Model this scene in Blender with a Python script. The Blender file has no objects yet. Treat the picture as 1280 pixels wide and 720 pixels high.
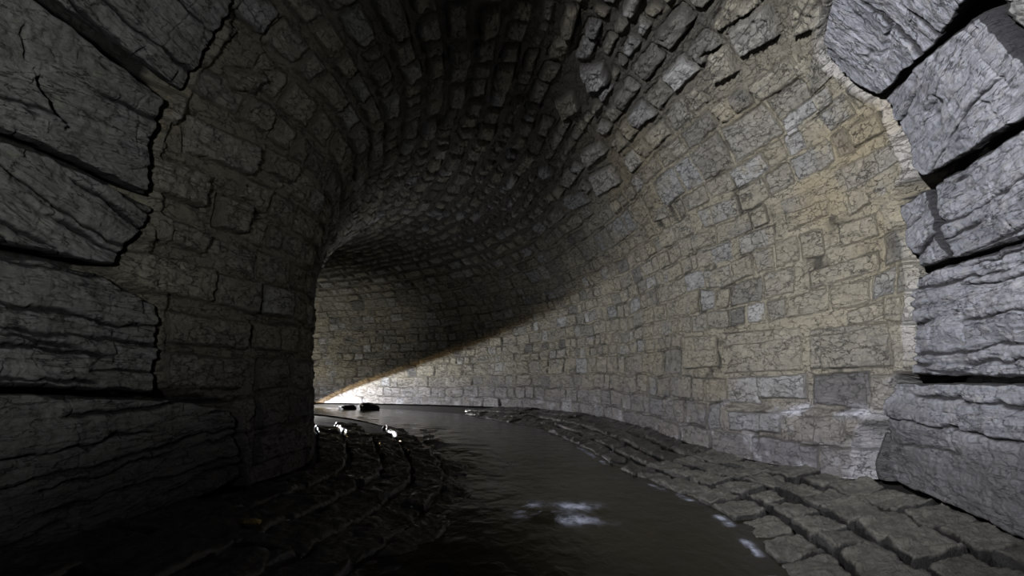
import bpy, bmesh, math, random
import numpy as np
from mathutils import Vector
from mathutils.bvhtree import BVHTree

random.seed(7)
RNG = np.random.default_rng(11)
sc = bpy.context.scene
COL = sc.collection
PI = math.pi

# ------------------------------------------------------------------ camera
FPX = 700.0
HORIZON = 480.0
EYE = np.array([0.0, 0.0, 1.0])
cam_d = bpy.data.cameras.new('camera')
cam = bpy.data.objects.new('camera', cam_d)
COL.objects.link(cam)
cam.location = EYE
cam.rotation_euler = (PI / 2, 0, 0)
cam_d.sensor_width = 36.0
cam_d.lens = 36.0 * FPX / 1280.0
cam_d.shift_y = (HORIZON - 360.0) / 1280.0
cam_d.clip_start = 0.02
sc.camera = cam

# ------------------------------------------------------------------ noise
def _hash(ix, iy, iz, seed):
    h = (ix.astype(np.int64) * 374761393 + iy.astype(np.int64) * 668265263 + iz.astype(np.int64) * 2147483647 + seed * 974711) & 0xFFFFFFFF
    h = ((h ^ (h >> 13)) * 1274126177) & 0xFFFFFFFF
    h = ((h ^ (h >> 16)) * 2246822519) & 0xFFFFFFFF
    h = h ^ (h >> 15)
    return (h & 0xFFFF) / 32767.5 - 1.0

def noise(x, y, z, seed=0):
    x, y, z = np.broadcast_arrays(np.asarray(x, float), np.asarray(y, float), np.asarray(z, float))
    ix, iy, iz = np.floor(x), np.floor(y), np.floor(z)
    fx, fy, fz = x - ix, y - iy, z - iz
    ux, uy, uz = [f * f * f * (f * (f * 6 - 15) + 10) for f in (fx, fy, fz)]
    c = {}
    for i in (0, 1):
        for j in (0, 1):
            for k in (0, 1):
                c[i, j, k] = _hash(ix + i, iy + j, iz + k, seed)
    def L(a, b, t): return a + (b - a) * t
    x00 = L(c[0,0,0], c[1,0,0], ux); x10 = L(c[0,1,0], c[1,1,0], ux)
    x01 = L(c[0,0,1], c[1,0,1], ux); x11 = L(c[0,1,1], c[1,1,1], ux)
    return L(L(x00, x10, uy), L(x01, x11, uy), uz)

def fbm(x, y, z, octaves=4, seed=0, gain=0.5):
    s, a, t = 0.0, 1.0, 0.0
    for o in range(octaves):
        s = s + a * noise(x * 2 ** o + 17.3 * o, y * 2 ** o + 5.1 * o, z * 2 ** o + 9.7 * o, seed + o)
        t += a
        a *= gain
    return s / t

def ridged(x, y, z, octaves=3, seed=0):
    s, a, t = 0.0, 1.0, 0.0
    for o in range(octaves):
        s = s + a * (1 - np.abs(noise(x * 2 ** o + 3.3 * o, y * 2 ** o, z * 2 ** o, seed + o)) * 1.6)
        t += a
        a *= 0.5
    return s / t

def sstep(e0, e1, x):
    t = np.clip((x - e0) / (e1 - e0), 0, 1)
    return t * t * (3 - 2 * t)

# ------------------------------------------------------------------ tunnel
LP = np.array([(-4.1,-1.6),(-3.6,.6),(-3.15,2.8),(-2.8,4.8),(-2.55,6.3),(-2.62,7.3),(-3.1,8.7),(-3.8,10.6),(-4.7,12.6),(-6.0,14.7),(-8.0,16.8),(-11,18.5),(-15,19.5)], float)
RP = np.array([(2.45,-1.4),(2.9,1.0),(3.35,3.4),(3.72,5.6),(3.3,7.4),(2.95,9.2),(2.75,11.6),(2.2,14.6),(.9,17.8),(-1.6,20.8),(-5.5,23.2),(-10.5,24.8),(-15.5,25.5)], float)
NQ = len(LP) - 1

def spline(P, q):
    q = np.clip(np.asarray(q, float), 0, NQ)
    i = np.minimum(np.floor(q).astype(int), NQ - 1)
    t = (q - i)[..., None]
    p0 = P[np.maximum(i - 1, 0)]; p1 = P[i]; p2 = P[i + 1]; p3 = P[np.minimum(i + 2, NQ)]
    return 0.5 * ((2 * p1) + (-p0 + p2) * t + (2 * p0 - 5 * p1 + 4 * p2 - p3) * t ** 2 + (-p0 + 3 * p1 - 3 * p2 + p3) * t ** 3)

SPRING, RISE = 2.1, 3.15
ARC = PI * RISE
BTOT = 2 * SPRING + ARC
B1, B2 = 4.1, BTOT - 4.1

def foot(q):
    return 0.2 * sstep(4.3, 8.0, np.asarray(q, float))

def tunnel(q, b):
    """base surface of the vault: q along the tunnel, b metres round the profile from the left foot"""
    q, b = np.broadcast_arrays(np.asarray(q, float), np.asarray(b, float))
    L, R = spline(LP, q), spline(RP, q)
    M = (L + R) / 2; H = (R - L) / 2
    f = np.clip((b - SPRING) / ARC, 0, 1)
    c = -np.cos(PI * f)
    z = SPRING + RISE * np.sin(PI * f)
    z = np.where(b < SPRING, b, z)
    z = np.where(b > SPRING + ARC, BTOT - b, z)
    xy = M + H * c[..., None]
    return np.concatenate([xy, (z + foot(q))[..., None]], -1)

QS = np.linspace(0, NQ, 1201)
def arc_of(fn):
    P = fn(QS)
    return np.concatenate([[0], np.cumsum(np.linalg.norm(np.diff(P, axis=0), axis=1))])
ARC_L = arc_of(lambda q: spline(LP, q))
ARC_R = arc_of(lambda q: spline(RP, q))
ARC_M = arc_of(lambda q: (spline(LP, q) + spline(RP, q)) / 2)

# ray through a point of the photograph, onto the base tunnel
GQ, GB = np.linspace(0, NQ, 241), np.linspace(-0.8, BTOT + 0.8, 201)
gp = tunnel(GQ[:, None], GB[None, :])
_v = [tuple(p) for p in gp.reshape(-1, 3)]
_f = [(i * 201 + j, i * 201 + j + 1, (i + 1) * 201 + j + 1, (i + 1) * 201 + j) for i in range(240) for j in range(200)]
BASE = BVHTree.FromPolygons(_v, _f)

def on_wall(px, py):
    d = Vector(((px - 640) / FPX, 1.0, (HORIZON - py) / FPX)).normalized()
    h = BASE.ray_cast(Vector(EYE), d)
    return np.array(h[0])

def to_px(P):
    Y = np.maximum(P[..., 1], 1e-3)
    return 640 + FPX * P[..., 0] / Y, HORIZON - FPX * (P[..., 2] - EYE[2]) / Y

# ------------------------------------------------------------------ mesh helpers
def link(name, me, mat=None, parent=None):
    o = bpy.data.objects.new(name, me)
    COL.objects.link(o)
    if mat is not None: me.materials.append(mat)
    if parent is not None: o.parent = parent
    return o

def mesh_np(name, verts, quads, attrs=None, smooth=True):
    me = bpy.data.meshes.new(name)
    verts = np.asarray(verts, np.float32); quads = np.asarray(quads, np.int32)
    me.vertices.add(len(verts)); me.vertices.foreach_set('co', verts.ravel())
    n = len(quads)
    me.loops.add(n * 4); me.loops.foreach_set('vertex_index', quads.ravel())
    me.polygons.add(n)
    me.polygons.foreach_set('loop_start', np.arange(0, n * 4, 4, dtype=np.int32))
    me.polygons.foreach_set('loop_total', np.full(n, 4, np.int32))
    me.update(calc_edges=True)
    if smooth: me.polygons.foreach_set('use_smooth', np.ones(n, bool))
    for k, a in (attrs or {}).items():
        a = np.asarray(a, np.float32)
        if a.ndim == 2 and a.shape[1] == 3 and len(a) == len(verts):
            at = me.attributes.new(k, 'FLOAT_VECTOR', 'POINT')
            at.data.foreach_set('vector', a.ravel())
            continue
        at = me.attributes.new(k, 'FLOAT', 'POINT')
        at.data.foreach_set('value', np.asarray(a, np.float32).ravel())
    me.validate()
    return me

def grid_quads(n, m, flip=False):
    i, j = np.meshgrid(np.arange(n - 1), np.arange(m - 1), indexing='ij')
    a = (i * m + j).ravel(); b = (i * m + j + 1).ravel(); c = ((i + 1) * m + j + 1).ravel(); d = ((i + 1) * m + j).ravel()
    return np.stack([a, d, c, b] if flip else [a, b, c, d], 1)

def grid_normals(P):
    du = np.gradient(P, axis=0); dv = np.gradient(P, axis=1)
    n = np.cross(du, dv)
    return n / np.maximum(np.linalg.norm(n, axis=-1, keepdims=True), 1e-9)

def tag(o, label, cat, group=None):
    o['label'] = label; o['category'] = cat
    if group: o['group'] = group
    return o

def struct(o):
    o['kind'] = 'structure'
    return o

# ------------------------------------------------------------------ materials
class NT:
    def __init__(self, name):
        self.m = bpy.data.materials.new(name); self.m.use_nodes = True
        self.t = self.m.node_tree; self.t.nodes.clear()
        self.out = self.n('ShaderNodeOutputMaterial')
        self.b = self.n('ShaderNodeBsdfPrincipled')
        self.l(self.b.outputs[0], self.out.inputs[0])
    def n(self, ty, **kw):
        x = self.t.nodes.new(ty)
        for k, v in kw.items(): setattr(x, k, v)
        return x
    def l(self, a, b): self.t.links.new(a, b)
    def put(self, sock, v):
        if isinstance(v, (int, float, tuple)): sock.default_value = v
        else: self.l(v, sock)
    tex = False
    def coords(self, scale=(1, 1, 1), kind='Object'):
        mp = self.n('ShaderNodeMapping')
        mp.inputs['Scale'].default_value = scale
        if self.tex:   # lengths measured over the stone's own face, so the bedding follows its courses
            at = self.n('ShaderNodeAttribute', attribute_name='tex')
            self.l(at.outputs['Vector'], mp.inputs[0])
        else:
            tc = self.n('ShaderNodeTexCoord')
            self.l(tc.outputs[kind], mp.inputs[0])
        return mp.outputs[0]
    def noise(self, vec, scale, detail=5, rough=0.6, dist=0.0):
        x = self.n('ShaderNodeTexNoise')
        self.l(vec, x.inputs['Vector'])
        x.inputs['Scale'].default_value = scale; x.inputs['Detail'].default_value = detail
        x.inputs['Roughness'].default_value = rough; x.inputs['Distortion'].default_value = dist
        return x.outputs[0]
    def ramp(self, fac, stops, interp='LINEAR'):
        r = self.n('ShaderNodeValToRGB'); r.color_ramp.interpolation = interp
        e = r.color_ramp.elements
        while len(e) < len(stops): e.new(0.5)
        for s, (p, c) in zip(e, stops):
            s.position = p
            s.color = (c, c, c, 1) if isinstance(c, (int, float)) else (*c, 1)
        self.l(fac, r.inputs[0])
        return r.outputs[0]
    def mix(self, fac, a, b, mode='MIX'):
        x = self.n('ShaderNodeMix', data_type='RGBA', blend_type=mode)
        self.put(x.inputs[0], fac)
        for s, v in ((x.inputs[6], a), (x.inputs[7], b)):
            self.put(s, (*v, 1) if isinstance(v, tuple) and len(v) == 3 else v)
        return x.outputs[2]
    def math(self, op, a, b=0.0):
        x = self.n('ShaderNodeMath', operation=op)
        self.put(x.inputs[0], a); self.put(x.inputs[1], b)
        return x.outputs[0]
    def attr(self, name):
        x = self.n('ShaderNodeAttribute', attribute_name=name)
        return x.outputs['Fac']
    def bump(self, h, strength, dist=0.02, prev=None):
        x = self.n('ShaderNodeBump')
        x.inputs['Strength'].default_value = strength; x.inputs['Distance'].default_value = dist
        self.l(h, x.inputs['Height'])
        if prev is not None: self.l(prev, x.inputs['Normal'])
        return x.outputs[0]

def crack_lines(k, seedshift, scale, width, stretch=2.2):
    """thin wandering fissures, flattened along the bedding"""
    mp = k.coords((1.0, stretch, 1.0))
    off = k.n('ShaderNodeVectorMath', operation='ADD'); k.l(mp, off.inputs[0]); off.inputs[1].default_value = (seedshift, seedshift * .7, 0)
    wob = k.n('ShaderNodeTexNoise'); k.l(off.outputs[0], wob.inputs['Vector'])
    wob.inputs['Scale'].default_value = scale * 1.6; wob.inputs['Detail'].default_value = 5; wob.inputs['Roughness'].default_value = 0.65
    sc_ = k.n('ShaderNodeVectorMath', operation='SCALE'); k.l(wob.outputs['Color'], sc_.inputs[0]); sc_.inputs['Scale'].default_value = 1.1 / scale
    ad = k.n('ShaderNodeVectorMath', operation='ADD'); k.l(off.outputs[0], ad.inputs[0]); k.l(sc_.outputs[0], ad.inputs[1])
    v = k.n('ShaderNodeTexVoronoi', feature='DISTANCE_TO_EDGE'); k.l(ad.outputs[0], v.inputs['Vector']); v.inputs['Scale'].default_value = scale
    line = k.ramp(v.outputs['Distance'], [(0.0, 1.0), (width, 0.0)])
    mask = k.ramp(k.noise(off.outputs[0], scale * 0.55, 3), [(0.43, 0.0), (0.55, 1.0)])
    return k.math('MULTIPLY', line, mask)

def masonry_material(name):
    k = NT(name); k.tex = True
    co = k.coords()
    big = k.noise(co, 0.9, 4, 0.55)
    mid = k.noise(k.coords((1.0, 1.5, 1.0)), 6.0, 7, 0.70, 0.3)
    fine = k.noise(co, 30.0, 6, 0.75)
    strat = k.noise(k.coords((2.2, 16.0, 1.0)), 1.6, 6, 0.68, 0.5)
    rnd = k.attr('rnd'); mort = k.attr('mortar'); damp = k.attr('damp'); ochre = k.attr('ochre'); tan = k.attr('tan'); pale = k.attr('pale')
    stone = k.ramp(rnd, [(0.0, (0.10, 0.098, 0.095)), (0.14, (0.20, 0.193, 0.17)), (0.5, (0.255, 0.238, 0.192)), (0.68, (0.285, 0.264, 0.208)), (0.8, (0.245, 0.25, 0.25)), (1.0, (0.40, 0.40, 0.39))])
    stone = k.mix(k.math('MULTIPLY', k.ramp(mid, [(0.42, 0.0), (0.64, 1.0)]), 0.5), stone, (0.09, 0.087, 0.08))
    stone = k.mix(k.math('MULTIPLY', k.ramp(strat, [(0.52, 0.0), (0.68, 1.0)]), 0.4), stone, (0.31, 0.305, 0.29))
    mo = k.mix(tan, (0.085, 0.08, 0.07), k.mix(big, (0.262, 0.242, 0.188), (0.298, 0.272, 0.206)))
    mo = k.mix(k.math('MULTIPLY', k.ramp(mid, [(0.42, 0.0), (0.66, 1.0)]), 0.5), mo, k.mix(0.5, mo, (0.06, 0.058, 0.05)))
    c = k.mix(mort, stone, mo)
    c = k.mix(ochre, c, k.mix(0.5, c, (0.30, 0.235, 0.12)))
    c = k.mix(damp, c, k.mix(0.62, c, (0.102, 0.096, 0.114)))
    c = k.mix(pale, c, (0.52, 0.53, 0.60))
    ck = k.math('ADD', crack_lines(k, 3.1, 2.4, 0.035, 2.6), crack_lines(k, 11.7, 7.0, 0.045, 2.2))
    ck = k.math('MINIMUM', ck, 1.0)
    c = k.mix(k.ramp(fine, [(0.32, 0.7), (0.46, 0.0)]), c, (0.03, 0.03, 0.028))
    c = k.mix(k.math('MULTIPLY', ck, 0.8), c, (0.022, 0.021, 0.02))
    c = k.mix(k.math('MULTIPLY', k.attr('gap_shade'), 0.9), c, (0.02, 0.019, 0.018))  # joint shade put into the colour
    k.l(c, k.b.inputs['Base Color'])
    k.put(k.b.inputs['Roughness'], k.ramp(damp, [(0.0, 0.9), (1.0, 0.6)]))
    k.b.inputs['Specular IOR Level'].default_value = 0.3
    n0 = k.bump(k.math('MULTIPLY', ck, -1.0), 0.9, 0.02)
    n1 = k.bump(strat, 0.8, 0.035, n0)
    n2 = k.bump(mid, 1.0, 0.05, n1)
    n3 = k.bump(fine, 0.9, 0.012, n2)
    k.l(n3, k.b.inputs['Normal'])
    return k.m

MAT_WALL = masonry_material('limestone masonry')

def block_material(name, base, light, dark, warm, rough=0.85, bedding=1.0, spec=0.3):
    k = NT(name); k.tex = True
    co = k.coords()
    big = k.noise(k.coords((1.0, 1.6, 1.0)), 1.7, 4, 0.6, 0.5)
    mid = k.noise(k.coords((1.0, 1.8, 1.0)), 8.0, 8, 0.70, 0.4)
    fine = k.noise(co, 45.0, 5, 0.72)
    strat = k.noise(k.coords((1.3, 15.0, 1.0)), 1.5, 7, 0.70, 0.7)
    bed = k.attr('bed')
    c = k.mix(k.ramp(big, [(0.38, 0.0), (0.62, 1.0)]), base, light)
    c = k.mix(k.math('MULTIPLY', k.ramp(mid, [(0.50, 0.0), (0.70, 1.0)]), 0.55), c, warm)
    c = k.mix(k.ramp(mid, [(0.30, 0.6), (0.46, 0.0)]), c, dark)
    c = k.mix(k.math('MULTIPLY', k.ramp(strat, [(0.32, 1.0), (0.46, 0.0)]), 0.65 * bedding), c, dark)
    c = k.mix(k.ramp(fine, [(0.30, 0.55), (0.46, 0.0)]), c, dark)
    c = k.mix(k.ramp(bed, [(0.25, 0.0), (0.75, 0.95)]), c, tuple(x * 0.3 for x in dark))  # fissures, rims and sides carry their shade as dark colour
    damp = k.attr('damp')
    c = k.mix(damp, c, k.mix(0.75, c, (0.05, 0.047, 0.047)))
    ck = k.math('ADD', crack_lines(k, 5.3, 1.3, 0.022, 5.0), crack_lines(k, 1.9, 3.4, 0.03, 4.2))
    ck = k.math('MULTIPLY', k.math('MINIMUM', ck, 1.0), bedding)
    c = k.mix(k.math('MULTIPLY', ck, 0.85), c, tuple(x * 0.2 for x in dark))
    k.l(c, k.b.inputs['Base Color'])
    k.put(k.b.inputs['Roughness'], k.ramp(damp, [(0.0, rough), (1.0, 0.55)]))
    k.b.inputs['Specular IOR Level'].default_value = spec
    n0 = k.bump(k.math('MULTIPLY', ck, -1.0), 0.9, 0.025)
    ns = k.bump(strat, 0.9 * bedding + 0.05, 0.045, n0)
    n1 = k.bump(mid, 0.9, 0.045, ns)
    n2 = k.bump(fine, 0.8, 0.010, n1)
    k.l(n2, k.b.inputs['Normal'])
    return k.m

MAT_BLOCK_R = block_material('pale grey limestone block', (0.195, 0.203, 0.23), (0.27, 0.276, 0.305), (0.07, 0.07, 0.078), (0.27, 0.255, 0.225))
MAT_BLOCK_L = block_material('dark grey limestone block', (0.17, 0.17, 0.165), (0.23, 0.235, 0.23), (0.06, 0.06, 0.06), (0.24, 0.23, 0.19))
MAT_PAVER = block_material('wet paving stone', (0.060, 0.058, 0.052), (0.095, 0.091, 0.08), (0.018, 0.018, 0.018), (0.11, 0.102, 0.085), rough=0.5, bedding=0.25)

# ------------------------------------------------------------------ traced dressed blocks (corners as photograph directions, cast on the real wall)
BLOCKS_R = [
    ([(1121,479),(1200,479),(1460,481)], [(1460,481),(1460,762)], [(1116,601),(1190,632),(1460,762)], [(1121,479),(1103,500),(1107,545),(1116,601)],
     'large pale limestone block at the foot of the right wall beside the paving', 0.0),
    ([(1146,346),(1210,325),(1460,240)], [(1460,240),(1460,474)], [(1144,468),(1200,470),(1460,474)], [(1146,346),(1141,400),(1144,468)],
     'pale block with many thin horizontal bedding cracks in the right wall, second course up', 0.0),
    ([(1128,256),(1165,236)], [(1165,236),(1174,270),(1185,322)], [(1150,335),(1185,322)], [(1128,256),(1134,290),(1150,335)],
     'narrow cracked stone wedged between two wide blocks and pale mortar in the right wall', 0.0),
    ([(1168,233),(1220,200),(1460,42)], [(1460,42),(1460,231)], [(1189,323),(1240,310),(1460,231)], [(1168,233),(1178,275),(1189,323)],
     'wide bluish grey block above the bedded block, third course of the right wall', 0.0),
    ([(1108,121),(1160,72),(1222,20)], [(1222,20),(1262,70),(1335,112)], [(1154,222),(1220,186),(1335,112)], [(1108,121),(1132,175),(1154,222)],
     'tilted pale block with a dark gouge across its face, high on the right wall', 0.0),
    ([(1050,-70),(1140,-60),(1240,-40)], [(1240,-40),(1190,28),(1103,117)], [(1034,66),(1060,92),(1103,117)], [(1050,-70),(1040,0),(1034,66)],
     'rough grey block where the right wall turns into the vault', 0.0),
    ([(1252,-35),(1350,-35)], [(1350,-35),(1350,100)], [(1236,22),(1275,66),(1350,100)], [(1252,-35),(1236,22)],
     'dark broken block in the top corner above the gouged block on the right', 0.0),
]
BLOCKS_L = [
    ([(-200,486),(100,495),(225,501),(286,514)], [(286,514),(296,560),(300,596)], [(-200,815),(150,672),(300,596)], [(-200,486),(-200,815)],
     'big layered grey block at the foot of the left wall, lowest course', 0.0),
    ([(-200,276),(60,328),(128,344),(191,381)], [(191,381),(196,430),(190,490)], [(-200,476),(80,486),(190,490)], [(-200,276),(-200,476)],
     'deeply layered grey block on the left wall resting on the lowest block', 0.0),
    ([(-200,114),(60,196),(190,258)], [(190,258),(175,290),(140,330)], [(-200,262),(30,308),(140,330)], [(-200,114),(-200,262)],
     'long shelving dark block in the left wall under the slanting open joint', 0.0),
    ([(-200,-190),(60,14),(204,124)], [(204,124),(182,180),(182,244)], [(-200,92),(60,184),(182,244)], [(-200,-190),(-200,92)],
     'broad light grey block with a dark notch in the upper left wall', 0.0),
    ([(130,-180),(220,-110),(300,-50)], [(300,-50),(264,50),(226,114)], [(-30,-72),(80,8),(226,114)], [(130,-180),(-30,-72)],
     'rough grey block overhanging the wide open joint at the top left', 0.0),
]

def polyline(pts, n):
    P = np.array([on_wall(*p) for p in pts])
    t = np.concatenate([[0], np.cumsum(np.linalg.norm(np.diff(P, axis=0), axis=1))])
    s = np.linspace(0, t[-1], n)
    return np.stack([np.interp(s, t, P[:, i]) for i in range(3)], 1), t[-1]

def coons_block(name, top, right, bottom, left, seed, mat, step=0.009, depth=0.24, push=0.02, strata=1.0, rnd=0.03, notch=None, tilt=0.0, fissures=5):
    """a dressed stone: top/bottom run left to right, left/right run top to bottom"""
    _, lt = polyline(top, 2); _, ll = polyline(left, 2)
    _, lr = polyline(right, 2); _, lb = polyline(bottom, 2)
    W, H = max(lt, lb), max(ll, lr)
    n, m = max(12, int(W / step)), max(10, int(H / step))
    T, _ = polyline(top, n); B, _ = polyline(bottom, n)
    Lf, _ = polyline(left, m); Rt, _ = polyline(right, m)
    u = np.linspace(0, 1, n)[:, None, None]; v = np.linspace(0, 1, m)[None, :, None]
    P = (1 - v) * T[:, None] + v * B[:, None] + (1 - u) * Lf[None] + u * Rt[None] \
        - ((1 - u) * (1 - v) * T[0] + u * (1 - v) * T[-1] + (1 - u) * v * B[0] + u * v * B[-1])
    c = P.reshape(-1, 3).mean(0)
    N = grid_normals(P).reshape(-1, 3).mean(0); N /= np.linalg.norm(N)
    mid = np.array([0.3, c[1] - 0.4, 1.6])
    if np.dot(N, mid - c) < 0: N = -N
    up = P[n // 2, 0] - P[n // 2, -1]; up /= np.linalg.norm(up)
    al = np.cross(up, N); al /= np.linalg.norm(al)
    X = (P - c) @ al; Yy = (P - c) @ up
    so = seed * 13.7
    # ragged edges
    jx = fbm(X * 5 + so, Yy * 5, 0, 4, seed) * 0.035; jy = fbm(X * 5, Yy * 5 + so, 4.4, 4, seed + 3) * 0.022
    uu, vv = u[..., 0], v[..., 0]
    wu, wv = np.broadcast_arrays(uu, vv)
    e = np.minimum(np.minimum(wu, 1 - wu) * W, np.minimum(wv, 1 - wv) * H)
    ew = e + fbm(X * 7, Yy * 7, so, 3, seed + 5) * 0.02
    r = rnd
    edge = np.sqrt(np.clip(1 - (1 - np.clip(ew / r, 0, 1)) ** 2, 0, 1))
    rock = fbm(X * 2.0 + so, Yy * 2.8, 1.0, 6, seed + 7, 0.6) * 0.075
    warp = fbm(X * 1.3, Yy * 1.3, so, 3, seed + 8) * 0.12
    bedp = (Yy + warp + tilt * X)
    lay = fbm(X * 0.9 + so, bedp * 9, 2.0, 4, seed + 9, 0.6)
    crack = np.clip(ridged(X * 1.1 + so, bedp * 7, 5.0, 2, seed + 11) - 0.80, 0, 1) / 0.2
    crack = np.clip(crack, 0, 1) * sstep(-0.25, 0.35, noise(X * 2.4, bedp * 5, so, seed + 12))
    # stepped layers: each bed shelf sticks out by its own amount
    shelf = np.round((bedp + 0.05 * noise(X * 3, Yy * 3, so, seed + 4)) * 9.0)
    step_h = _hash(shelf, np.floor(X * 1.2 + shelf * .37), np.zeros_like(shelf), seed + 21) * 0.010
    vert = np.clip(ridged(X * 2.1 + so, Yy * 0.8, 8.0, 1, seed + 15) - 0.93, 0, 1) / 0.07 * sstep(0.1, 0.5, noise(X * 1.5, Yy * 2, so + 3, seed + 16))
    h = push + rock + strata * (lay * 0.028 + step_h - crack * 0.035) - vert * 0.02
    # long wandering fissures along the bedding, and a few short ones across it
    rf = np.random.default_rng(seed + 500)
    fis = np.zeros_like(X)
    y0, y1, x0, x1 = Yy.min(), Yy.max(), X.min(), X.max()
    for kf in range(fissures):
        yk = y0 + (y1 - y0) * (kf + rf.uniform(0.15, 0.85)) / fissures
        yw = yk + 0.05 * fbm(X * 1.6 + kf * 7, so, kf * 3.0, 2, seed + 60) + 0.030 * fbm(X * 7, so, kf * 3.0, 4, seed + 61, 0.6)
        wd = 0.015 * (0.5 + 1.2 * np.clip(fbm(X * 3, kf * 5.0, so, 3, seed + 62) + 0.45, 0, 1))
        on = sstep(-0.22, 0.12, noise(X * 1.3 + 40 * kf, kf * 9.0, so, seed + 63) + rf.uniform(-.1, .25))
        t_ = (Yy - yw) / wd
        fis = np.maximum(fis, on * np.exp(-t_ * t_))
        # the bed above or below the fissure stands forward
        h_add = on * rf.uniform(-0.022, 0.022) * sstep(0.0, 0.02, Yy - yw) * sstep(0.16, 0.03, Yy - yw)
        rock = rock + h_add
    for kf in range(max(1, fissures // 2)):
        xk = rf.uniform(x0, x1); ya = rf.uniform(y0, y1); ln = rf.uniform(0.08, 0.25)
        xw = xk + 0.05 * fbm(Yy * 4, kf * 7.0, so, 3, seed + 66)
        fis = np.maximum(fis, 0.7 * np.exp(-((X - xw) / 0.013) ** 2) * sstep(ln, ln * .7, np.abs(Yy - ya)))
    h = push + rock + strata * (lay * 0.028 + step_h - crack * 0.035) - vert * 0.02 - 0.042 * fis
    crack = np.maximum(crack, fis)
    chip = fbm(X * 18 + so, Yy * 18, 3.0, 3, seed + 17) * 0.008
    h = (h + chip)
    bed = np.clip(crack, 0, 1)
    if notch is not None:
        (x0, y0), (x1, y1), wd, dp = notch
        px, py = to_px(P)
        dx, dy = x1 - x0, y1 - y0; LL = math.hypot(dx, dy)
        t = ((px - x0) * dx + (py - y0) * dy) / LL ** 2
        dd = np.abs((px - x0) * dy - (py - y0) * dx) / LL + 2.5 * noise(px / 9, py / 9, 0, seed)
        k = sstep(wd, wd * .35, dd / (0.35 + 0.65 * np.sqrt(np.clip(t, 0, 1)) + 1e-3)) * sstep(-.05, .05, t) * sstep(1.05, .95, t)
        h = h - dp * k
    inner = sstep(0, 0.04, e)
    F = P + al * (jx)[..., None] + up * (jy)[..., None] + N * (h * (0.35 + 0.65 * edge) - (1 - edge) * r)[..., None]
    F = F + 0 * inner[..., None]
    # sides: loops of the rim pushed back
    rim = [(i, 0) for i in range(n)] + [(n - 1, j) for j in range(1, m)] + [(i, m - 1) for i in range(n - 2, -1, -1)] + [(0, j) for j in range(m - 2, 0, -1)]
    ri = np.array([i * m + j for i, j in rim])
    V = F.reshape(-1, 3)
    ctr = V[ri].mean(0)
    b1 = V[ri] - N * 0.06
    b2 = V[ri] - N * depth + (ctr - V[ri]) * 0.03
    nv = len(V); K = len(ri)
    cidx = nv + 2 * K
    verts = np.concatenate([V, b1, b2, [ctr - N * depth]])
    q = [grid_quads(n, m)]
    a0 = ri; a1 = np.roll(ri, -1)
    c0 = nv + np.arange(K); c1 = np.roll(c0, -1)
    d0 = c0 + K; d1 = np.roll(d0, -1)
    q.append(np.stack([a0, c0, c1, a1], 1)); q.append(np.stack([c0, d0, d1, c1], 1))
    ev = np.arange(0, K - 1, 2)
    q.append(np.stack([d0[ev], np.full(len(ev), cidx), d0[(ev + 2) % K], d0[(ev + 1) % K]], 1))
    z = verts[:, 2]
    dmp = np.clip(sstep(1.0, 0.30, z + 0.15 * noise(verts[:, 0] * 3, verts[:, 1] * 3, z * 3, seed)), 0, 1)
    bd = np.ones(len(verts)); bd[:nv] = np.maximum(bed, sstep(0.028, 0.010, ew)).ravel()  # rim and sides painted dark in place of joint shade
    org = ctr
    dv = verts - c
    tex = np.stack([dv @ al + so, dv @ up + tilt * (dv @ al), dv @ N + so * .3], 1)
    me = mesh_np(name, verts - org, np.concatenate(q), {'bed': bd, 'damp': dmp, 'tex': tex})
    bm = bmesh.new(); bm.from_mesh(me); bmesh.ops.recalc_face_normals(bm, faces=bm.faces[:]); bm.to_mesh(me); bm.free()
    o = link(name, me, mat)
    o.location = org
    return o

for i, (t, r, b, l, lab, _) in enumerate(BLOCKS_R):
    kw = [dict(strata=0.7, fissures=4), dict(strata=1.1, fissures=10), dict(strata=0.5, rnd=0.018, fissures=4), dict(strata=0.6, fissures=4, rnd=0.022),
          dict(notch=((1178, 118), (1160, 150), 16, 0.05), strata=0.6, fissures=4), dict(strata=0.7, notch=((1112, 30), (1104, 70), 7, 0.06), fissures=4), dict(strata=1.3, push=-0.10)][i]
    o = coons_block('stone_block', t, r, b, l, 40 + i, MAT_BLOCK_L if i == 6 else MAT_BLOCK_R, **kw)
    tag(o, lab, 'stone block', 'large dressed blocks of the right wall')
for i, (t, r, b, l, lab, _) in enumerate(BLOCKS_L):
    kw = dict(strata=1.3, fissures=(11, 9, 7, 7, 6)[i])
    if i == 4: kw['depth'] = 0.12
    if i == 3: kw = dict(strata=1.2, fissures=7, notch=((50, 100), (88, 158), 10, 0.10))
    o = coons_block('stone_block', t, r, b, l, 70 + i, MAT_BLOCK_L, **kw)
    tag(o, lab, 'stone block', 'large dressed blocks of the left wall')

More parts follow.
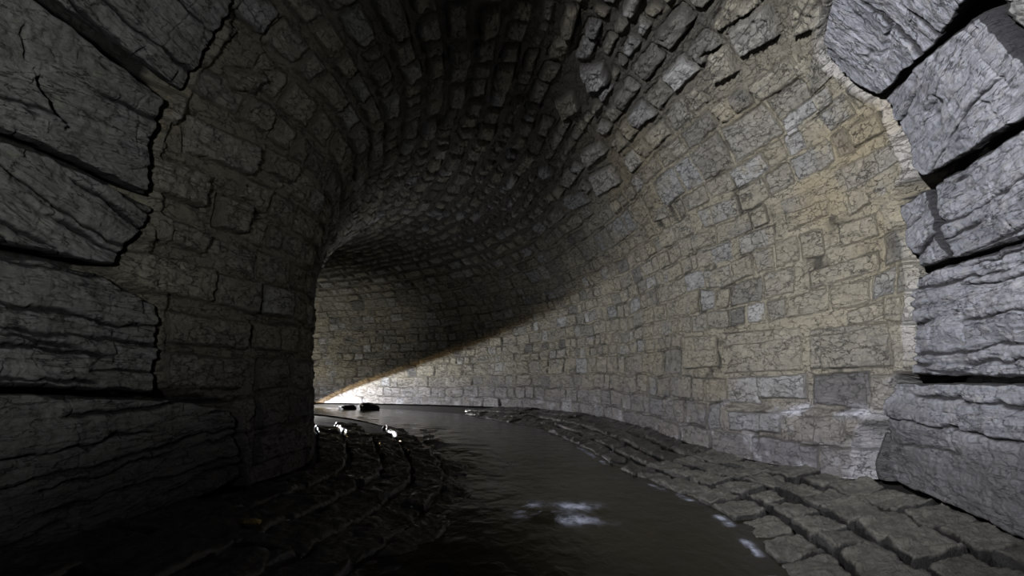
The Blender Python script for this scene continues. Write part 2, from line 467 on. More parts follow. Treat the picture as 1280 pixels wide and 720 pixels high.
# outlines of the two block zones, so that the rubble wall is set back behind them
def in_poly(px, py, poly):
    ins = np.zeros(px.shape, bool)
    j = len(poly) - 1
    for i in range(len(poly)):
        xi, yi = poly[i]; xj, yj = poly[j]
        c = ((yi > py) != (yj > py)) & (px < (xj - xi) * (py - yi) / (yj - yi + 1e-12) + xi)
        ins ^= c
        j = i
    return ins
ZONE_R = [(1050,-400),(1040,0),(1029,66),(1058,98),(1100,124),(1128,180),(1136,222),(1116,252),(1128,290),(1140,335),(1136,400),(1136,470),(1112,482),(1098,502),(1094,526),(1080,536),(1074,560),(1078,596),(1112,640),(1112,800),(4000,2000),(4000,-3000)]
ZONE_L = [(330,-400),(298,-40),(262,52),(224,122),(208,128),(188,184),(192,262),(180,292),(145,334),(150,352),(196,380),(200,430),(196,492),(228,497),(290,511),(301,560),(306,640),(306,900),(-4000,2000),(-4000,-3000)]

# ------------------------------------------------------------------ small masonry
def bounds(total, lo, hi, rng, first=()):
    out = [0.0]
    for f in first: out.append(out[-1] + f)
    while out[-1] < total: out.append(out[-1] + rng.uniform(lo, hi))
    return np.array(out)

def masonry(q, b, P, rng, courses, seed):
    """stone pattern; distance to the stone's edge, its random numbers and its tilt"""
    x, y, z = P[..., 0], P[..., 1], P[..., 2]
    wa = 0.10 * fbm(x * 1.6, y * 1.6, z * 1.6, 4, seed)
    bw = b + 0.085 * fbm(x * 1.1, y * 1.1, z * 1.1 + 9, 4, seed + 1)
    ci = np.clip(np.searchsorted(courses, bw) - 1, 0, len(courses) - 2)
    db = np.minimum(bw - courses[ci], courses[ci + 1] - bw)
    da = np.zeros_like(bw); sid = np.zeros_like(bw); ca = np.zeros_like(bw)
    mid_b = (courses[ci] + courses[ci + 1]) / 2
    aL_, aR_ = np.interp(q, QS, ARC_L), np.interp(q, QS, ARC_R)
    for c in range(len(courses) - 1):
        hgt = courses[c + 1] - courses[c]
        f = (courses[c] + hgt / 2) / BTOT
        bd = bounds(52, 0.75 * hgt + 0.02, 2.3 * hgt, rng) - rng.uniform(0.5, 1.2)
        m = ci == c
        if not m.any(): continue
        A = np.broadcast_to(((1 - f) * aL_ + f * aR_)[:, None], bw.shape)
        xx = A[m] + wa[m]
        si = np.clip(np.searchsorted(bd, xx) - 1, 0, len(bd) - 2)
        da[m] = np.minimum(xx - bd[si], bd[si + 1] - xx)
        ca[m] = xx - (bd[si] + bd[si + 1]) / 2
        sid[m] = si + c * 1000
    return da, db, ca, bw - mid_b, sid

def densify(a0, a1, near0, near1, fine, coarse):
    parts = []
    if near0 > a0: parts.append(np.arange(a0, near0, coarse))
    parts.append(np.arange(near0, near1, fine))
    if a1 > near1:
        # growing steps away from the near stretch
        x, st = near1, fine
        far = []
        while x < a1:
            far.append(x); st = min(coarse, st * 1.012); x += st
        parts.append(np.array(far + [a1]))
    return np.concatenate(parts)

# stones that stand out in the photograph: corner directions, shade 0..1, how far proud (m)
TRACED = [
    ([(903,416),(1001,409),(1003,463),(904,467)], 0.62, 0.012), ([(1011,412),(1112,401),(1117,458),(1012,462)], 0.42, 0.015),
    ([(946,471),(1008,467),(1009,499),(948,498)], 0.92, 0.035), ([(1014,468),(1086,463),(1090,512),(1015,505)], 0.02, -0.012),
    ([(852,421),(896,418),(898,458),(854,462)], 0.60, 0.01), ([(1010,521),(1067,519),(1070,560),(1011,556)], 0.60, 0.02),
    ([(915,513),(986,516),(985,541),(916,538)], 0.88, 0.01), ([(1063,156),(1098,138),(1111,164),(1070,184)], 0.55, 0.02),
    ([(1042,214),(1126,172),(1139,222),(1062,272)], 0.76, 0.02), ([(976,150),(1034,106),(1041,130),(986,172)], 0.93, 0.01),
    ([(871,264),(918,246),(925,270),(881,286)], 0.77, 0.015), ([(870,312),(914,299),(916,325),(873,336)], 0.78, 0.01),
    ([(1046,281),(1094,266),(1098,294),(1051,311)], 0.70, 0.0), ([(976,251),(1034,227),(1036,268),(986,290)], 0.30, 0.02),
    ([(922,296),(968,280),(970,306),(925,320)], 0.74, 0.01), ([(1010,340),(1098,312),(1102,338),(1012,362)], 0.55, 0.0),
    ([(722,90),(754,80),(763,108),(730,120)], 1.0, 0.05), ([(733,222),(762,208),(777,230),(746,248)], 0.97, 0.03),
    ([(721,193),(748,177),(760,192),(733,214)], 0.88, 0.03), ([(668,215),(684,207),(694,218),(679,228)], 0.9, 0.04), ([(700,250),(728,240),(738,254),(712,266)], 0.8, 0.02),
    ([(690,130),(716,118),(728,140),(702,152)], 0.7, 0.03), ([(812,262),(832,256),(836,272),(817,278)], 0.72, 0.02),
    ([(905,40),(960,5),(975,45),(925,75)], 0.75, 0.04), ([(985,5),(1022,-30),(1032,30),(990,50)], 0.6, 0.03), ([(880,70),(905,60),(925,90),(890,110)], 0.57, 0.03),
    ([(930,110),(985,70),(1010,90),(950,130)], 0.58, 0.02),
    ([(152,306),(272,336),(268,379),(156,362)], 0.60, 0.03), ([(207,386),(312,403),(311,438),(208,430)], 0.25, 0.03), ([(206,438),(310,448),(304,488),(205,487)], 0.28, 0.02),
    ([(190,190),(264,216),(256,262),(180,234)], 0.35, 0.04), ([(276,241),(318,254),(309,296),(272,284)], 0.3, 0.05), ([(232,140),(328,182),(316,222),(234,192)], 0.74, 0.05),
    ([(197,262),(264,292),(258,320),(196,299)], 0.2, 0.03), ([(322,546),(378,522),(387,560),(322,582)], 0.3, 0.03), ([(280,82),(338,92),(318,120),(288,112)], 0.4, 0.05),
    ([(338,185),(375,205),(368,232),(335,215)], 0.33, 0.05), ([(318,400),(352,408),(350,440),(317,436)], 0.35, 0.03), ([(270,340),(330,352),(325,395),(272,380)], 0.22, 0.02),
]

def wall_piece(name, mat, q, bvals, courses, seed, zones=()):
    P = tunnel(q[:, None], bvals[None, :])
    N = grid_normals(P)
    c = (tunnel(q, 0.0) + tunnel(q, BTOT)) / 2 + np.array([0, 0, 2.0])
    flip = np.einsum('ij,ij->i', N[:, len(bvals) // 2], c - P[:, len(bvals) // 2]) < 0
    N = np.where(flip[:, None, None], -N, N)
    bb = np.broadcast_to(bvals[None, :], P.shape[:2]).copy()
    X, Y, Z = P[..., 0], P[..., 1], P[..., 2]
    da, db, ca, cb, sid = masonry(q, bb, P, np.random.default_rng(seed), courses, seed)
    rr = (_hash(sid, sid * 0 + 3, sid * 0, seed + 5) + 1) / 2 * 0.95
    r2 = (_hash(sid, sid * 0 + 8, sid * 0, seed + 6) + 1) / 2
    tilt = _hash(sid, sid * 0 + 11, sid * 0, seed + 7) * 0.06 * ca + _hash(sid, sid * 0 + 15, sid * 0, seed + 8) * 0.08 * cb
    # character of the walling: left wall, rubble crown, right wall
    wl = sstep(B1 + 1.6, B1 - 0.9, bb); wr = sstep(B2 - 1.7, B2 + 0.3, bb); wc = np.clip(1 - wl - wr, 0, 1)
    joint = 0.050 * wl + 0.095 * wc + 0.022 * wr
    recess = 0.040 * wl + 0.085 * wc + 0.012 * wr
    amp = 0.036 * wl + 0.044 * wc + 0.021 * wr
    rnd = 0.032 * wl + 0.045 * wc + 0.020 * wr
    smear = 0.02 * wl - 0.45 * wc + 0.40 * wr
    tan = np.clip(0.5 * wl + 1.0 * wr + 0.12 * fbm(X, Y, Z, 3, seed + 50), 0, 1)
    R = rnd * 1.8
    ddx = np.clip(R - da, 0, None); ddy = np.clip(R - db, 0, None)
    d = np.where((ddx > 0) & (ddy > 0), R - np.hypot(ddx, ddy), np.minimum(da, db))
    proud = (r2 - 0.5) * amp * 1.6
    px, py = to_px(P)
    taken = np.zeros(X.shape, bool)
    near_seen = (Y > 1.5) & (Y < 13)
    for poly, shade, pr in TRACED:
        pts = np.array(poly, float)
        x0, y0 = pts.min(0) - 12; x1, y1 = pts.max(0) + 12
        m = near_seen & (px > x0) & (px < x1) & (py > y0) & (py < y1)
        if not m.any(): continue
        ar = sum(pts[i][0] * pts[(i + 1) % 4][1] - pts[(i + 1) % 4][0] * pts[i][1] for i in range(4))
        sg = 1 if ar > 0 else -1
        dq = np.full(m.sum(), 1e9)
        for i in range(4):
            (ax, ay), (bx, by) = pts[i], pts[(i + 1) % 4]
            LL = math.hypot(bx - ax, by - ay)
            dq = np.minimum(dq, sg * ((bx - ax) * (py[m] - ay) - (by - ay) * (px[m] - ax)) / LL)
        dq = dq * Y[m] / FPX * 1.25
        take = dq > -0.5 * joint[m]
        dm = d[m]; dm[take] = dq[take] + 0.4 * joint[m][take]; d[m] = dm
        tk = taken[m]; tk[take] = True; taken[m] = tk
        for arr, val in ((rr, shade), (proud, pr), (tilt, 0.0)):
            t = arr[m]; t[take] = val; arr[m] = t
    # what is left over of a stone under a traced one is packed with mortar
    hit_ids, n_hit = np.unique(sid[taken], return_counts=True)
    if len(hit_ids):
        all_ids, n_all = np.unique(sid, return_counts=True)
        frac = n_hit / n_all[np.searchsorted(all_ids, hit_ids)]
        d = np.where(np.isin(sid, hit_ids[frac > 0.30]) & ~taken, np.minimum(d, 0.0), d)
    d = d + 0.022 * fbm(X * 8, Y * 8, Z * 8, 4, seed + 2, 0.6)
    sm = sstep(0.0, 0.5, fbm(X * 0.9, Y * 0.9, Z * 0.9, 3, seed + 20) + smear)
    jw = joint * (1 + 0.6 * fbm(X * 2, Y * 2, Z * 2, 2, seed + 22))
    prof = sstep(jw * 0.55, jw * 0.55 + rnd, d)
    rock = fbm(X * 5, Y * 5, Z * 7, 6, seed + 23, 0.65)
    bed = fbm(X * 2.0 + r2 * 30, Y * 2.0, Z * 14, 4, seed + 24, 0.62)
    cr = np.clip((ridged(X * 2.4, Y * 2.4, Z * 9 + r2 * 5, 2, seed + 26) - 0.80) / 0.2, 0, 1)
    pit = np.clip(fbm(X * 14, Y * 14, Z * 18, 3, seed + 28) - 0.12, 0, 1)
    stone = proud + tilt + rock * amp * 1.1 + bed * amp * 0.8 - cr * amp * 0.8 - pit * amp * 1.2
    mort = -recess * (1 - 0.8 * sm) + 0.016 * fbm(X * 7, Y * 7, Z * 7, 5, seed + 25, 0.6)
    open_j = np.exp(-((d - jw * 0.55) / 0.012) ** 2) * sstep(0.0, 0.35, noise(X * 2.3, Y * 2.3, Z * 2.3, seed + 27)) * (0.045 - 0.035 * wr)
    gap_shade = np.exp(-((d - jw * 0.55) / 0.011) ** 2) * sstep(0.02, 0.3, noise(X * 2.6, Y * 2.6, Z * 2.6, seed + 27)) * (0.9 * wr + 0.6 * wl + 0.4 * wc)  # shade of the joints, painted dark with a slight cut
    h = mort * (1 - prof) + stone * prof - open_j - 0.02 * gap_shade
    b_r = BTOT - bb
    top = 0.70 + 0.05 * noise(X * 2, Y * 2, 0, 77)
    seen_foot = sstep(9.5, 7.0, Y)
    h = h + 0.12 * sstep(top + 0.03, top - 0.01, b_r) * wr * seen_foot
    pale = 0.9 * np.exp(-((b_r - top - 0.0) / 0.06) ** 2) * wr * seen_foot * sstep(-0.2, 0.25, fbm(X * 2.2, Y * 2.2, Z * 3, 4, 91))
    pale = pale + 0.35 * sstep(0.1, 0.5, fbm(X * 3.2, Y * 3.2, Z * 4, 4, 95)) * sstep(0.75, 0.15, b_r) * wr
    mm = np.clip(1 - prof, 0, 1)
    mm = np.maximum(mm, sm * sstep(0.40, 0.62, (fbm(X * 3, Y * 3, Z * 3, 4, seed + 30) + 1) / 2 + (r2 - .5) * .5) * (0.85 * wr + 0.6 * wl + 0.25 * wc))
    if zones:
        front = Y > 0.6
        ins = ~front
        for zn in zones: ins |= in_poly(px, py, zn) & front
        f = ins.astype(float)
        acc = np.zeros_like(f)
        fp = np.pad(f, 6, mode='edge')
        for sx in (-6, -3, 0, 3, 6):
            for sy in (-6, -3, 0, 3, 6):
                acc += fp[6 + sx:6 + sx + f.shape[0], 6 + sy:6 + sy + f.shape[1]]
        acc /= 25
        near = (acc > 0.02) & ~ins
        h_in = -0.42 - 0.12 * wc + 0.03 * rock
        mm = np.where(near, np.maximum(mm, sstep(0, .3, acc)), mm)
        pale = np.where(near, np.maximum(pale, 0.30 * wr * sstep(0, .25, acc) * sstep(-0.35, 0.2, fbm(X * 2, Y * 2, Z * 2, 3, 97))), pale)
        h = np.where(acc > 0.02, h * 0.3 + 0.015 + 0.05 * fbm(X * 6, Y * 6, Z * 6, 5, seed + 40, 0.6), h)
        kz = sstep(0.16, 0.50, acc)
        h = h * (1 - kz) + h_in * kz
    Zf = Z - foot(q)[:, None]
    if zones: mm = np.where(ins, 0, mm); gap_shade = np.where(ins, 1.0, gap_shade); rr = np.where(ins, 0, rr); pale = np.where(ins, 0, pale)  # recess behind the blocks painted near-black, as deep shade
    damp = sstep(1.55, 0.25, Zf + 0.35 * fbm(X * 1.5, Y * 1.5, Z * 2.5, 4, seed + 31)) * (1 - wc)
    ochre = sstep(0.05, 0.55, fbm(X * 0.7, Y * 0.7, Z * 0.9, 3, seed + 33)) * (1 - damp) * (0.75 * wr + 0.35 * wl + 0.25 * wc) * sstep(16, 9, Y)
    if zones: ochre = np.where(ins, 0, ochre)
    V = P + N * h[..., None]
    f = bb / BTOT
    along = (1 - f) * np.interp(q, QS, ARC_L)[:, None] + f * np.interp(q, QS, ARC_R)[:, None]
    tex = np.stack([along, bb, h + _hash(sid, sid * 0, sid * 0, 5) * prof * 2.0], -1).reshape(-1, 3)
    me = mesh_np(name, V.reshape(-1, 3), grid_quads(*P.shape[:2]), {'tex': tex, 'gap_shade': gap_shade, 'rnd': rr, 'mortar': mm, 'damp': damp, 'ochre': ochre, 'tan': tan, 'pale': np.clip(pale, 0, 1)})
    return struct(link(name, me, mat))

_left = bounds(B1 - 0.2, 0.30, 0.42, np.random.default_rng(5), first=(0.5, 0.42)); _left = _left[_left < B1 - 0.15]
_right = bounds(B1 - 0.2, 0.26, 0.36, np.random.default_rng(3), first=(0.30, 0.40, 0.40, 0.46)); _right = _right[_right < B1 - 0.15]
_crown = bounds(B2 - B1, 0.26, 0.38, np.random.default_rng(9)); _crown = _crown[_crown < B2 - B1 - 0.15]
COURSES = np.concatenate([[-0.3], _left[1:], B1 + _crown, BTOT - _right[::-1][:-1], [BTOT + 0.3]])
COURSES = np.sort(COURSES)

def q_steps(arc, q0, q1, fine, coarse):
    return np.interp(densify(0.3, arc[-1], np.interp(q0, QS, arc), np.interp(q1, QS, arc), fine, coarse), arc, QS)

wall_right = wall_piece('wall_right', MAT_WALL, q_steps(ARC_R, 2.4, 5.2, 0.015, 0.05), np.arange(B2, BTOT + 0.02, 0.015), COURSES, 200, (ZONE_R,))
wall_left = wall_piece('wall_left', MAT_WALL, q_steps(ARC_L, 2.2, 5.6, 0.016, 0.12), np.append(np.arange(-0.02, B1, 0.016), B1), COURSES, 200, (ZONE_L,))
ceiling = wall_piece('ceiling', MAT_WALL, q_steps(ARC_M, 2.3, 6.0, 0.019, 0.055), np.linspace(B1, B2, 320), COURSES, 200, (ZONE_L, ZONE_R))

# ------------------------------------------------------------------ floor
def floor_pt(q, v):
    q, v = np.broadcast_arrays(np.asarray(q, float), np.asarray(v, float))
    L, R = spline(LP, q), spline(RP, q)
    xy = L + (R - L) * v[..., None]
    sag = np.interp(v, [-0.1, 0.0, 0.33, 0.5, 0.74, 1.0, 1.1], [-0.03, 0.02, 0.30, 0.46, 0.30, 0.02, -0.03])
    flat = 1 - 0.45 * sstep(7.5, 10, q)
    return np.concatenate([xy, (foot(q) - sag * flat)[..., None]], -1)

qF = np.interp(densify(0.2, ARC_M[-1], 2.0, 12.0, 0.05, 0.12), ARC_M, QS)
vF = np.linspace(-0.05, 1.06, 150)
PF = floor_pt(qF[:, None], vF[None, :])
hf = 0.012 * fbm(PF[..., 0] * 5, PF[..., 1] * 5, 0, 4, 501) - 0.055
PF = PF + np.array([0, 0, 1.0]) * hf[..., None]
k = NT('wet channel bed')
co = k.coords()
mid = k.noise(co, 7.0, 6, 0.65)
k.l(k.mix(mid, (0.006, 0.006, 0.0055), (0.018, 0.017, 0.015)), k.b.inputs['Base Color'])
k.b.inputs['Roughness'].default_value = 0.5
k.l(k.bump(mid, 0.5, 0.03), k.b.inputs['Normal'])
floor = struct(link('floor', mesh_np('floor', PF.reshape(-1, 3), grid_quads(*PF.shape[:2], flip=True)), k.m))

def paver(q0, q1, v0, v1, seed, parent, mat):
    c = floor_pt((q0 + q1) / 2, (v0 + v1) / 2)
    W = np.linalg.norm(floor_pt(q0, v0) - floor_pt(q1, v0)); H = np.linalg.norm(floor_pt(q0, v0) - floor_pt(q0, v1))
    far = c[1] > 9
    st = 0.03 if far else 0.016
    n, m = max(8, int(W / st)), max(8, int(H / st))
    u = np.linspace(0, 1, n)[:, None]; w = np.linspace(0, 1, m)[None, :]
    u, w = np.broadcast_arrays(u, w)
    P = floor_pt(q0 + (q1 - q0) * u, v0 + (v1 - v0) * w)
    X, Y = P[..., 0], P[..., 1]
    e = np.minimum(np.minimum(u, 1 - u) * W, np.minimum(w, 1 - w) * H)
    e = e + 0.012 * fbm(X * 8, Y * 8, seed, 3, seed)
    edge = np.sqrt(np.clip(1 - (1 - np.clip(e / 0.035, 0, 1)) ** 2, 0, 1))
    r = random.Random(seed)
    h = 0.035 * edge - 0.045 * (1 - edge) + (u - .5) * r.uniform(-.05, .05) + (w - .5) * r.uniform(-.04, .04) + r.uniform(-.018, .018)
    h = h + (0.060 * fbm(X * 4.5, Y * 4.5, seed, 6, seed + 2, 0.68) - 0.04 * np.clip(fbm(X * 9, Y * 9, seed, 3, seed + 4) - .1, 0, 1)) * edge
    jit = 0.04 * np.stack([noise(X * 4, Y * 4, 1, seed), noise(X * 4, Y * 4, 7, seed), np.zeros_like(X)], -1)
    F = P + jit; F[..., 2] += h
    V = F.reshape(-1, 3)
    rim = [(i, 0) for i in range(n)] + [(n - 1, j) for j in range(1, m)] + [(i, m - 1) for i in range(n - 2, -1, -1)] + [(0, j) for j in range(m - 2, 0, -1)]
    ri = np.array([i * m + j for i, j in rim]); K = len(ri); nv = len(V)
    b = V[ri].copy(); b[:, 2] -= 0.10
    verts = np.concatenate([V, b])
    c0 = nv + np.arange(K)
    q = np.concatenate([grid_quads(n, m), np.stack([ri, c0, np.roll(c0, -1), np.roll(ri, -1)], 1)])
    z = np.ones(len(verts)); z[:nv] = sstep(0.030, 0.008, e).ravel()  # slab rims and sides painted dark, standing in for joint shade
    zz = np.zeros(len(verts))
    tg = spline(RP, q1) - spline(RP, q0); tg /= np.linalg.norm(tg)
    dv = verts - c
    tex = np.stack([dv[:, 0] * tg[0] + dv[:, 1] * tg[1] + seed * 1.7, dv[:, 1] * tg[0] - dv[:, 0] * tg[1], dv[:, 2] + seed * .3], 1)
    me = mesh_np('paving_slab', verts - c, q, {'bed': z, 'damp': zz, 'tex': tex})
    bm = bmesh.new(); bm.from_mesh(me); bmesh.ops.recalc_face_normals(bm, faces=bm.faces[:]); bm.to_mesh(me); bm.free()
    if me.polygons[n * m // 2].normal.z < 0: me.flip_normals()
    o = link('paving_slab', me, mat, parent)
    o.location = c
    return o

MAT_WET = block_material('black wet paving stone', (0.022, 0.021, 0.02), (0.034, 0.032, 0.029), (0.01, 0.01, 0.01), (0.04, 0.037, 0.03), rough=0.28, bedding=0.3, spec=0.45)
_pb = MAT_WET.node_tree.nodes['Principled BSDF']
_pb.inputs['Coat Weight'].default_value = 0.4; _pb.inputs['Coat Roughness'].default_value = 0.10
rp = random.Random(5)
sd = 900
# right bank: four rows down to the water; left bank: five rows
for rows, arc, a0, a1 in (([(0.936, 0.996), (0.874, 0.928), (0.813, 0.866), (0.748, 0.805)], ARC_R, np.interp(1.9, QS, ARC_R), np.interp(8.3, QS, ARC_R)),
                          ([(0.010, 0.075), (0.081, 0.150), (0.156, 0.222), (0.228, 0.292), (0.298, 0.352)], ARC_L, np.interp(2.2, QS, ARC_L), np.interp(7.0, QS, ARC_L))):
    for v0, v1 in rows:
        a = a0 - rp.uniform(0, .4)
        while a < a1:
            ln = rp.uniform(0.5, 0.85) * (0.85 if a < a0 + 4 else 1.6 if a < a0 + 8 else 4.0) * (1.5 if v0 < 0.5 else 1.0)
            qa, qb = np.interp([a + 0.020, a + ln - 0.020], arc, QS)
            paver(qa, qb, v0 + rp.uniform(-.003, .003), v1 + rp.uniform(-.003, .003), sd, floor, MAT_PAVER if v0 > 0.5 and a < 9.5 else MAT_WET)
            sd += 1; a += ln

# ------------------------------------------------------------------ water
aw = np.arange(0.5, ARC_M[-1], 0.04)
qW = np.interp(aw, ARC_M, QS)
vW = np.linspace(0.27, 0.80, 110)
PW = floor_pt(qW[:, None], vW[None, :])
lvl = foot(qW) - 0.27 * (1 - 0.45 * sstep(7.5, 10, qW))
PW[..., 2] = lvl[:, None]
A2 = aw[:, None]; X, Y = PW[..., 0], PW[..., 1]
cross = (vW[None, :] - .5) * 6
rip = np.exp(-(((X - 0.42) / 0.42) ** 2 + ((Y - 5.5) / 0.5) ** 2)) + 0.5 * np.exp(-(((X + 0.9) / 0.5) ** 2 + ((Y - 10.2) / 0.7) ** 2))
PW[..., 2] += rip * (0.03 * fbm(X * 3.4, Y * 2.6, 0, 3, 611) + 0.02)
PW[..., 2] += 0.010 * sstep(9, 13, Y) * fbm(X * 2.5, Y * 5, 0, 3, 615)
PW[..., 2] += 0.008 * fbm(A2 * 1.2, cross * 2.2, 0, 4, 601) + 0.004 * fbm(A2 * 5, cross * 7, 3, 3, 602)
k = NT('murky stream water')
co = k.coords()
k.l(k.mix(k.noise(co, 1.2, 3), (0.006, 0.0055, 0.003), (0.013, 0.011, 0.0065)), k.b.inputs['Base Color'])
k.b.inputs['Roughness'].default_value = 0.12
k.b.inputs['IOR'].default_value = 1.33
k.b.inputs['Specular IOR Level'].default_value = 0.14
k.l(k.bump(k.noise(k.coords((3.0, 1.4, 1.0)), 3.0, 4, 0.55, 0.5), 0.35, 0.03), k.b.inputs['Normal'])
foam_glint = np.zeros_like(X)
for fx, fy, rx, ry, am in ((0.12, 5.75, 0.16, 0.30, 1.0), (0.28, 5.35, 0.22, 0.18, 1.0), (0.56, 5.2, 0.26, 0.14, 0.9), (0.62, 5.75, 0.22, 0.20, 0.9), (-1.5, 10.6, 0.35, 0.5, 0.9), (-0.2, 8.6, 0.25, 0.45, 0.7), (-0.9, 10.8, 0.5, 0.35, 0.6), (-2.2, 13.2, 0.6, 0.6, 0.7)):
    g = np.exp(-(((X - fx) / rx) ** 2 + ((Y - fy) / ry) ** 2))
    foam_glint = np.maximum(foam_glint, am * g)
foam_glint = foam_glint * sstep(-0.08, 0.34, fbm(X * 3.2 + 2, Y * 2.2, 0, 4, 640) + 0.25 * fbm(X * 12, Y * 9, 0, 3, 641))
edge_v = np.minimum(np.abs(vW - 0.335), np.abs(vW - 0.735))[None, :]
foam_glint = np.maximum(foam_glint, 0.9 * np.exp(-(edge_v / 0.006) ** 2) * sstep(0.15, 0.4, fbm(X * 2.5, Y * 2.5, 4, 4, 643)))  # pale sparkle painted along both water edges
fo = k.attr('foam_glint')
src = k.b.inputs['Base Color'].links[0].from_socket
k.l(k.mix(fo, src, (0.50, 0.52, 0.60)), k.b.inputs['Base Color'])
k.b.inputs['Specular Tint'].default_value = (0.85, 0.80, 0.62, 1)
k.put(k.b.inputs['Roughness'], k.ramp(fo, [(0.0, 0.16), (0.6, 0.6)]))
fo = k.math('MULTIPLY', fo, k.ramp(k.noise(k.coords((1.0, 0.6, 1.0)), 9.0, 5, 0.65), [(0.38, 0.15), (0.62, 1.0)]))
k.l(k.mix(fo, src, (0.42, 0.45, 0.56)), k.b.inputs['Base Color'])
water = struct(link('water', mesh_np('water', PW.reshape(-1, 3), grid_quads(*PW.shape[:2], flip=True), {'foam_glint': np.clip(foam_glint, 0, 1)}), k.m))

# ------------------------------------------------------------------ loose things
def boulder(name, loc, size, seed, mat, rot=0.0, sub=5):
    bm = bmesh.new()
    bmesh.ops.create_icosphere(bm, subdivisions=sub, radius=1.0)
    V = np.array([v.co[:] for v in bm.verts])
    # facet the ball with random cutting planes, then roughen
    rg = np.random.default_rng(seed)
    for _ in range(14):
        nrm = rg.normal(size=3); nrm /= np.linalg.norm(nrm)
        d = rg.uniform(0.55, 0.85)
        o = V @ nrm - d
        V = V - np.clip(o, 0, None)[:, None] * nrm * 0.92
    V = V * (1 + 0.10 * fbm(V[:, 0] * 2.5 + seed, V[:, 1] * 2.5, V[:, 2] * 2.5, 5, seed))[:, None]
    V = V * np.array(size)
    V[:, 2] = np.maximum(V[:, 2], -size[2] * 0.62)
    c, s = math.cos(rot), math.sin(rot)
    for v, p in zip(bm.verts, V): v.co = (p[0] * c - p[1] * s, p[0] * s + p[1] * c, p[2] + size[2] * 0.62)
    for f in bm.faces: f.smooth = True
    me = bpy.data.meshes.new(name); bm.to_mesh(me); bm.free()
    for kx in ('bed', 'damp'):
        me.attributes.new(kx, 'FLOAT', 'POINT')
    at = me.attributes.new('tex', 'FLOAT_VECTOR', 'POINT')
    at.data.foreach_set('vector', np.array([v.co[:] for v in me.vertices], np.float32)[:, [0, 2, 1]].ravel())
    o = link(name, me, mat); o.location = loc
    return o

def at_depth(px, Y, z):
    return ((px - 640) / FPX * Y, Y, z)

MAT_ROCK = block_material('dark wet rock', (0.022, 0.021, 0.02), (0.035, 0.034, 0.03), (0.01, 0.01, 0.01), (0.04, 0.036, 0.03), rough=0.6)
MAT_RUBBLE = block_material('rough dark rubble', (0.05, 0.05, 0.053), (0.075, 0.075, 0.08), (0.02, 0.02, 0.02), (0.07, 0.065, 0.06))
MAT_CHIP = block_material('yellow brown stone', (0.42, 0.30, 0.11), (0.55, 0.40, 0.16), (0.07, 0.05, 0.025), (0.30, 0.24, 0.13), rough=0.6)
tag(boulder('rock', at_depth(461, 20.6, -0.05), (0.42, 0.34, 0.26), 3, MAT_ROCK, 0.3), 'dark rounded rock breaking the water at the far bend, bigger of the two', 'rock', 'rocks in the far stream')
tag(boulder('rock', at_depth(434, 21.2, -0.04), (0.40, 0.32, 0.20), 8, MAT_ROCK, -0.4), 'low dark rock in the far stream, beside the bigger rock and nearer the left wall', 'rock', 'rocks in the far stream')

w0 = on_wall(1096, 566)
tag(boulder('rubble_stone', (w0[0] + 0.13, w0[1] + 0.02, 0.02), (0.10, 0.12, 0.30), 15, MAT_RUBBLE, 0.2), 'dark upright rubble stone lodged in the crack beside the lowest pale block on the right', 'rubble stone')
bpy.context.view_layer.update()
dg = bpy.context.evaluated_depsgraph_get()
hit = sc.ray_cast(dg, Vector(EYE), Vector(((315 - 640) / FPX, 1.0, (HORIZON - 656) / FPX)).normalized())
tag(boulder('stone_chip', (hit[1].x, hit[1].y, hit[1].z - 0.006), (0.10, 0.07, 0.035), 27, MAT_CHIP, 0.5), 'small yellow brown stone chip lying on the black paving under the left wall', 'stone chip')

# ------------------------------------------------------------------ lamps
def spot(name, loc, direction, energy, color, angle, blend=0.08, radius=0.03):
    d = bpy.data.lights.new(name, 'SPOT')
    d.energy = energy; d.color = color; d.spot_size = angle; d.spot_blend = blend; d.shadow_soft_size = radius
    o = bpy.data.objects.new(name, d); COL.objects.link(o)
    o.location = loc
    o.rotation_euler = Vector(direction).to_track_quat('-Z', 'Y').to_euler()
    return o

def lamp(name, loc, energy, color, radius=0.05):
    d = bpy.data.lights.new(name, 'POINT')
    d.energy = energy; d.color = color; d.shadow_soft_size = radius
    o = bpy.data.objects.new(name, d); COL.objects.link(o)
    o.location = loc
    return o

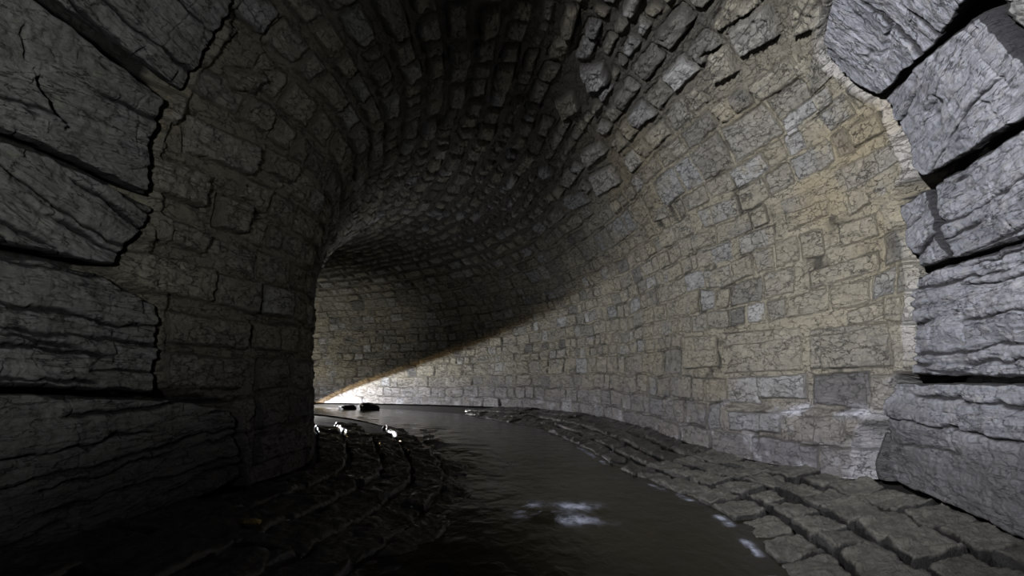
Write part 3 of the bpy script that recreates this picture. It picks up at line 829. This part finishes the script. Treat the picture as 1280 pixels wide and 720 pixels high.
HALF = math.radians(86)
def plane_spot(name, xy, dz, energy, color, blend=0.03, half=HALF, aim=(2.2, 11.5)):
    # the beam's upper edge lies along the plane z = 4.279 + .224 x - .0723 y
    pz = lambda x, y: 4.279 + 0.2241 * x - 0.0723 * y + dz
    n = np.array([0.2241, -0.0723, -1.0]); n /= np.linalg.norm(n)
    p = np.array([xy[0], xy[1], pz(*xy)])
    f = np.array([aim[0], aim[1], pz(*aim)]) - p
    f /= np.linalg.norm(f)
    ax = f * math.cos(half) + n * math.sin(half)
    return spot(name, p, ax, energy, color, 2 * half, blend)

plane_spot('torch_lamp', (-8.95, 22.15), 0.10, 3500, (0.90, 0.94, 1.0), 0.05, math.radians(77), (1.0, 17.5))
plane_spot('added_warm_fringe', (-8.95, 22.15), 0.32, 560, (1.0, 0.68, 0.32), 0.05, math.radians(77), (1.0, 17.5))  # added light, only tints the upper edge of the torch beam
# a wide soft torch held beside the viewer, on the near end of the right wall
spot('near_torch_lamp', (-2.3, -0.9, 3.0), (5.8, 8.0, -1.0), 6300, (0.97, 0.97, 1.0), math.radians(58), 0.8, 0.04)
# a second torch further round the bend, lighting the far wall
spot('far_torch_lamp', (-11.0, 21.6, 0.7), (0.75, 0.6, 0.60), 360, (1.0, 0.97, 0.90), math.radians(85), 0.6)
# added fill, no such lamp in the tunnel: brightens the dark vault
spot('vault_fill', (-4.2, 12.9, 0.9), (0.62, 0.12, 0.78), 170, (0.96, 0.97, 1.0), math.radians(140), 1.0, 0.2)
# a hand lamp beside the viewer, turned up at the left haunch
spot('hand_lamp', (-0.9, -0.5, 1.5), (-0.70, 0.66, 0.37), 500, (0.98, 1.0, 0.96), math.radians(96), 1.0, 0.12)
lamp('fill_lamp', (0.6, -1.0, 2.6), 8, (0.92, 0.97, 1.0), 0.4)

w = bpy.data.worlds.new('world'); sc.world = w
w.use_nodes = True
w.node_tree.nodes['Background'].inputs[0].default_value = (0.5, 0.55, 0.6, 1)
w.node_tree.nodes['Background'].inputs[1].default_value = 0.0

sc.view_settings.view_transform = 'Standard'
sc.view_settings.look = 'None'
sc.view_settings.exposure = 0.0
sc.view_settings.gamma = 1.0
sc.view_settings.use_curve_mapping = False
